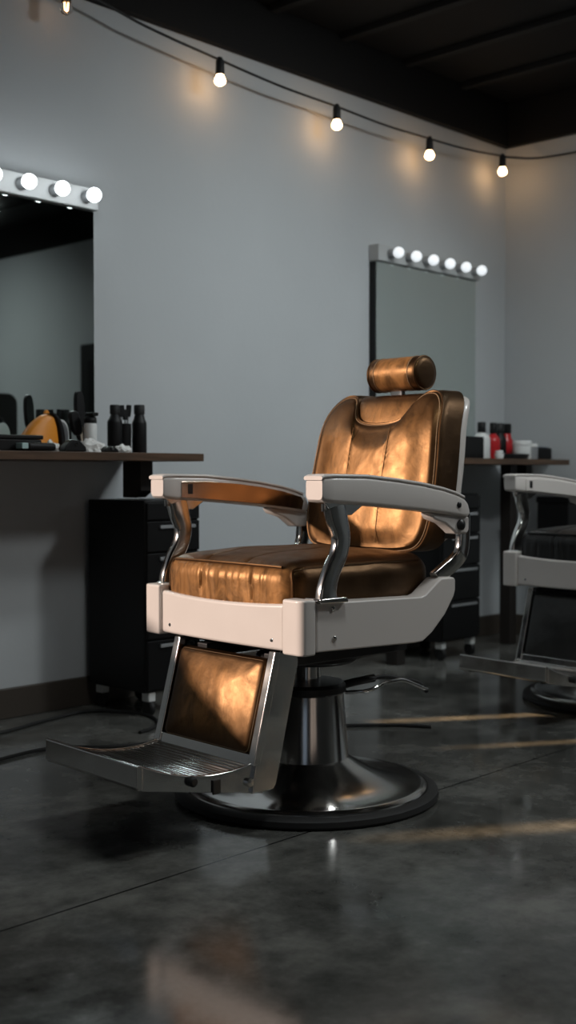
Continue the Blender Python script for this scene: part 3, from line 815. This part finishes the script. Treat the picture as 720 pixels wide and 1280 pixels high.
obj('body', prism(cmb, -.006, .006, 'y'), M['orange'], t, bevel=.003)
obj('foot', B1((-.016,-.014,0),(.016,.014,.012)), M['black_plastic'], t, bevel=.003)
t = thing('hand_mirror', 2.432, 3.34, 'small grey rounded mirror leaning upright between orange brush and white bottle', 'hand mirror')
hm = [(.030*math.cos(a), .058+.054*math.sin(a)) for a in [2*PI*i/32 for i in range(32)]]
obj('rim', prism(hm, 0, .010, 'y'), M['white_plastic'], t, bevel=.003)
obj('face', prism([(x*.8,.058+(z-.058)*.85) for x, z in hm], -.0015, -.0002, 'y'), M['grey_plastic'], t)
obj('stand', B1((-.015,-.014,0),(.015,.022,.006)), M['white_plastic'], t, bevel=.002)
def paddle(x, y, tilt, h, w, label, hm, bmz):
    t = thing('hair_brush', x, y, label, 'brush')
    rot = Matrix.Rotation(tilt, 4, 'Y')
    n = 26; hl = h*.42
    obj('handle', lathe([(.0001,0),(.008,0),(.0085,hl*.3),(.0065,hl*.7),(.0075,hl),(.0001,hl)],18), hm, t).matrix_local = rot
    hd = []
    for k in range(n):
        a = 2*PI*k/n; hd.append((w*.5*math.copysign(abs(math.cos(a))**.7, math.cos(a)), hl+(h-hl)*.5+(h-hl)*.5*math.copysign(abs(math.sin(a))**.75, math.sin(a))))
    obj('head', prism(hd, -.010, .010, 'y'), bmz, t, bevel=.004).matrix_local = rot
    return t
paddle(2.478, 3.29, -.28, .145, .038, 'curved black hair brush leaning beside the white spray bottle', M['black_plastic'], M['black_plastic'])
paddle(2.535, 3.37, -.06, .215, .036, 'tall black-headed brush with beige handle behind the white spray bottle', M['beige'], M['black_plastic'])
# white spray bottle
t = thing('spray_bottle', 2.482, 3.25, 'white cylindrical bottle with black cap in front of the mirror edge', 'bottle')
obj('body', lathe([(.0001,0),(.020,0),(.0215,.004),(.0215,.092),(.0195,.098),(.0001,.098)],30), M['white_plastic'], t)
obj('collar', lathe([(.0001,.0985),(.020,.0985),(.0215,.102),(.0205,.116),(.013,.124),(.0001,.126)],28), M['black_plastic'], t)
obj('nozzle', B1((-.014,-.030,.122),(.012,.010,.134)), M['black_plastic'], t, bevel=.003)
# crumpled tissues and the black clip between them
def tissue(x, y, rx, ry, h, seed, label):
    bm = bmesh.new(); bmesh.ops.create_icosphere(bm, subdivisions=4, radius=1)
    for v in bm.verts:
        p = v.co; k = 1+.38*noise.noise(p*2.1+Vector((seed,0,0)))+.18*noise.noise(p*5+Vector((0,seed,0)))
        v.co = Vector((p.x*rx*k, p.y*ry*k, max(0, p.z)*h*k))
    o = obj('tissue', bm, M['paper'], None); o.location = (x, y, ZT)
    tag(o, label, 'tissue'); return o
tissue(2.272, 3.18, .022, .03, .032, 1.3, 'crumpled white tissue lying nearest the orange brush')
tissue(2.425, 3.17, .050, .035, .040, 4.1, 'crumpled white tissue at the foot of the white bottle')
tissue(2.545, 3.16, .034, .030, .024, 8.6, 'crumpled white tissue at the foot of the black bottles')
def mound(x, w, h, label):
    t = thing('hair_clip', x, 3.135, label, 'hair clip')
    prof = [(-w,0),(-w*.9,h*.45),(-w*.35,h),(w*.35,h*.95),(w*.92,h*.4),(w,0)]
    obj('jaw', prism(prof, -.016, .016, 'y'), M['black_plastic'], t, bevel=.004)
    obj('spring', lathe([(.0001,-.02),(.005,-.02),(.005,.02),(.0001,.02)],14,'y',None,(0,0,h*.62)), M['chrome'], t)
mound(2.325, .044, .038, 'wide black clip lying on the counter in front of the small grey mirror')
mound(2.470, .030, .020, 'small black clip lying between the two tissues by the white bottle')
# black tools
bottle(2.625, YC, .026, .112, .135, .168, M['black_plastic'], M['rubber'], 'first of two tall black bottles, the one nearer the white bottle', 'black bottles', .017)
bottle(2.735, YC, .026, .112, .138, .172, M['black_plastic'], M['rubber'], 'tall black bottle nearest the free end of the counter', 'black bottles', .019)
t = thing('tool_cup', 2.680, 3.315, 'black cup standing between the two black bottles, holding brushes', 'cup')
obj('body', lathe([(.0001,0),(.022,0),(.023,.004),(.024,.104),(.0215,.105),(.020,.02),(.0001,.02)],30), M['black_plastic'], t)
def tint(x, y, lean, lean2, h, w, label):
    o = empty('tint_brush', (x, y, ZT+.0215)); o.rotation_euler = (lean2, lean, 0)
    tag(o, label, 'brush', 'brushes in the black cup')
    obj('handle', lathe([(.0001,.0),(.003,.0),(.0042,.05),(.0032,h*.72),(.0001,h*.73)],12), M['grey_plastic'], o)
    obj('head', prism([(-w*.45,h*.72),(w*.45,h*.72),(w*.55,h*.86),(w*.5,h),(-w*.5,h),(-w*.55,h*.86)], -.006, .006, 'y'), M['black_plastic'], o, bevel=.002)
tint(2.671, 3.315, -.085, .03, .148, .026, 'wide black brush in the black cup, leaning to the white bottle')
tint(2.683, 3.312, .0, -.02, .134, .016, 'short middle brush in the black cup')
tint(2.689, 3.318, .07, .03, .150, .015, 'slim brush in the black cup, leaning to the counter end')
# right counter ----------------------------------------------------
t = thing('storage_box', 4.70, 3.32, 'black open box behind the brown backrest, beside the white bottle', 'box')
bm = bmesh.new()
box(bm, (-.11,-.07,0),(.11,.07,.008)); box(bm, (-.11,-.07,.008),(-.102,.07,.105)); box(bm, (.102,-.07,.008),(.11,.07,.105)); box(bm, (-.102,-.07,.008),(.102,-.062,.105)); box(bm, (-.102,.062,.008),(.102,.07,.105))
obj('body', bm, M['black_plastic'], t, smooth=False)
obj('divider', B1((-.101,-.004,.0085),(.101,.004,.09)), M['black_plastic'], t)
bottle(4.865, YC, .042, .105, .128, .178, M['white_plastic'], M['black_plastic'], 'white bottle with black cap, left of the red bottles', None, .020)
t = thing('jar', 4.805, 3.16, 'tiny white round pot before the white bottle', 'jar')
obj('body', lathe([(.0001,0),(.018,0),(.022,.012),(.021,.026),(.0001,.028)],24), M['white_plastic'], t)
obj('lid', lathe([(.0001,.0285),(.019,.0285),(.018,.038),(.0001,.040)],24), M['white_plastic'], t)
bottle(4.965, YC, .034, .095, .125, .178, M['red'], M['black_plastic'], 'bright red bottle with black cap beside the white bottle', None, .017)
bottle(5.050, 3.32, .034, .100, .132, .178, M['black_plastic'], M['rubber'], 'black bottle standing between the two red bottles', None, .024)
bottle(5.125, 3.33, .034, .095, .130, .178, M['red'], M['black_plastic'], 'red bottle with black cap partly hidden behind the white jar', None, .026)
t = thing('tray', 4.95, 3.17, 'low black tray in front of the red bottles', 'tray')
bm = lathe([(.0001,0),(.9,0),(1,.22),(.96,.22),(.87,.06),(.0001,.06)],48)
for v in bm.verts: v.co = Vector((v.co.x*.115, v.co.y*.045, v.co.z*.1))
obj('dish', bm, M['black_plastic'], t)
obj('rim', tube([(.112*math.cos(a), .0440*math.sin(a), .0225) for a in [2*PI*i/40 for i in range(40)]], .002, 6, True), M['black_metal'], t)
t = thing('jar', 5.075, 3.205, 'larger white lidded jar in front of the red bottle', 'jar')
obj('body', lathe([(.0001,0),(.042,0),(.045,.005),(.045,.066),(.0001,.068)],32), M['white_plastic'], t)
obj('lid', lathe([(.0001,.0685),(.0465,.0685),(.0465,.086),(.043,.090),(.0001,.090)],32), M['white_plastic'], t)
t = thing('jar', 5.195, 3.23, 'smaller grey-white jar between the big white jar and the black radio', 'jar')
obj('body', lathe([(.0001,0),(.033,0),(.035,.005),(.035,.060),(.0001,.062)],32), M['grey_plastic'], t)
obj('lid', lathe([(.0001,.0625),(.036,.0625),(.036,.074),(.033,.078),(.0001,.078)],32), M['white_plastic'], t)
t = thing('shaving_brush', 5.265, 3.30, 'small black shaving brush beside the grey-white jar', 'brush')
obj('handle', lathe([(.0001,0),(.020,0),(.022,.010),(.012,.030),(.0001,.032)],24), M['black_plastic'], t)
obj('bristles', lathe([(.0001,.0325),(.012,.0325),(.026,.070),(.022,.080),(.0001,.084)],24), M['black_plastic'], t)
t = thing('radio', 5.365, 3.30, 'low black device with a bluish shine at the far end of the counter', 'radio', -.1)
obj('body', round_box((-.070,-.045,0),(.070,.045,.062), .010, .008), M['black_plastic'], t)
obj('display', B1((-.045,-.030,.0622),(.050,.030,.066)), M['lens'], t, bevel=.002)

# ------------------------------------------------------------------ floor cables, bin, far cabinet
c1 = obj('power_cable', tube(smooth_path([(1.95,3.36,.006),(2.183,3.347,.006),(2.395,3.40,.006),(2.588,3.43,.006),(2.66,3.36,.006),(2.70,3.22,.006),(2.62,3.07,.006),(2.50,3.02,.006)],10), .0058, 8), M['rubber'])
tag(c1, 'black cable on the floor along the baseboard, running under the trolley', 'cable')
c2 = obj('power_cable', tube(smooth_path([(1.66,2.96,.006),(2.02,3.04,.006),(2.178,3.037,.006),(2.32,2.92,.006),(2.62,2.80,.006),(2.95,2.66,.006),(3.15,2.50,.006),(3.22,2.38,.006)],10), .0056, 8), M['rubber'])
tag(c2, 'black cable on the floor nearer the footrest, passing behind the brown chair', 'cable')
t = empty('waste_bin', (5.36, 3.17, 0))
tag(t, 'slim tall black bin against the right wall behind the black chair', 'bin')
obj('body', prism([(-.055,-.09),(.055,-.09),(.06,.0),(.055,.09),(-.055,.09)], 0, .70, 'z'), M['cabinet'], t, bevel=.006)
obj('lid', B1((-.06,-.095,.7005),(.062,.095,.735)), M['black_plastic'], t, bevel=.006)
t = empty('tool_cabinet', (3.74, 1.06, 0), .15)
tag(t, 'dark round-cornered cabinet in the room, seen only as a reflection in the left mirror', 'cabinet')
obj('body', prism([(u, v) for u, v in rrect(.36, 1.20, .06, 6, 0, .70)], -.2, .2, 'y'), M['cabinet'], t, bevel=.01)
for sx in (-1, 1): obj('foot', B1((sx*.12-.03,-.18,0),(sx*.12+.03,.18,.1005)), M['rubber'], t)
obj('door', B1((-.16,-.212,.16),(.16,-.2005,1.24)), M['black_plastic'], t, bevel=.006)

# ------------------------------------------------------------------ light
def area(name, loc, target, sx, sy, power, col, spread=180):
    l = bpy.data.lights.new(name, 'AREA'); l.shape = 'RECTANGLE'; l.size = sx; l.size_y = sy; l.spread = math.radians(spread); l.energy = power; l.color = col
    o = bpy.data.objects.new(name, l); COL.objects.link(o); o.location = loc
    o.rotation_euler = (Vector(target)-Vector(loc)).to_track_quat('-Z', 'Y').to_euler()
    return o
AZ, EL = math.radians(36), math.radians(15)
s = bpy.data.lights.new('low_sun', 'SUN'); s.energy = 4.3; s.color = (1.0,.80,.68); s.angle = math.radians(2.0)
so = bpy.data.objects.new('low_sun', s); COL.objects.link(so)
so.rotation_euler = Vector((math.cos(EL)*math.cos(AZ), -math.cos(EL)*math.sin(AZ), -math.sin(EL))).to_track_quat('-Z','Y').to_euler()
A2, E2 = math.radians(146), math.radians(12)
s = bpy.data.lights.new('added_glint_sun', 'SUN'); s.energy = 22; s.color = (1.0,.66,.36); s.angle = math.radians(1.2)  # second sun, added only to lay warm streaks on the floor
so = bpy.data.objects.new('added_glint_sun', s); COL.objects.link(so)
so.rotation_euler = Vector((math.cos(E2)*math.cos(A2), math.cos(E2)*math.sin(A2), -math.sin(E2))).to_track_quat('-Z','Y').to_euler()
area('unseen_lamp', (3.75, 1.75, 2.62), (3.6, 3.56, 1.0), 1.3, .16, 6.0, (.90,.98,1.0), 100)
area('unseen_lamp', (2.0, 1.2, 2.66), (2.4, 1.9, 0), .8, .18, 6.0, (.92,.98,.98), 125)
area('unseen_lamp', (4.2, .25, 2.64), (3.0, 1.6, .4), .35, .35, 15, (.94,.98,.98), 150)  # added fill light for the chair's near side
area('unseen_lamp', (4.0, 1.7, 2.62), (5.46, 2.2, 1.2), .16, 1.2, 8, (.92,.98,.97), 120)  # added to brighten the right wall near the corner
area('unseen_lamp', (4.2, -1.0, 2.62), (5.46, -1.2, 1.0), .16, 1.2, 5, (.92,.98,.97), 115)  # added to brighten the stretch of wall the left mirror reflects

w = bpy.data.worlds.new('sky'); sc.world = w; w.use_nodes = True
bg = w.node_tree.nodes['Background']; bg.inputs[0].default_value = (.45,.55,.70,1); bg.inputs[1].default_value = .35

# ------------------------------------------------------------------ camera
cam = bpy.data.cameras.new('camera'); co = bpy.data.objects.new('camera', cam); COL.objects.link(co)
cam.sensor_fit = 'VERTICAL'; cam.sensor_height = 36; cam.lens = 1500/1280*36
pitch = math.atan(48/1500); h = math.radians(43.3)
fw = Vector((math.cos(h)*math.cos(pitch), math.sin(h)*math.cos(pitch), -math.sin(pitch)))
co.location = (0, 0, .85); co.rotation_euler = fw.to_track_quat('-Z', 'Y').to_euler()
cam.clip_start = .05
cam.dof.use_dof = True; cam.dof.focus_distance = 2.85; cam.dof.aperture_fstop = 3.4
sc.camera = co

sc.view_settings.view_transform = 'Standard'; sc.view_settings.look = 'None'
sc.view_settings.gamma = 1; sc.view_settings.use_curve_mapping = False
sc.view_settings.exposure = 0
sc.cycles.use_denoising = True
sc.cycles.max_bounces = 8
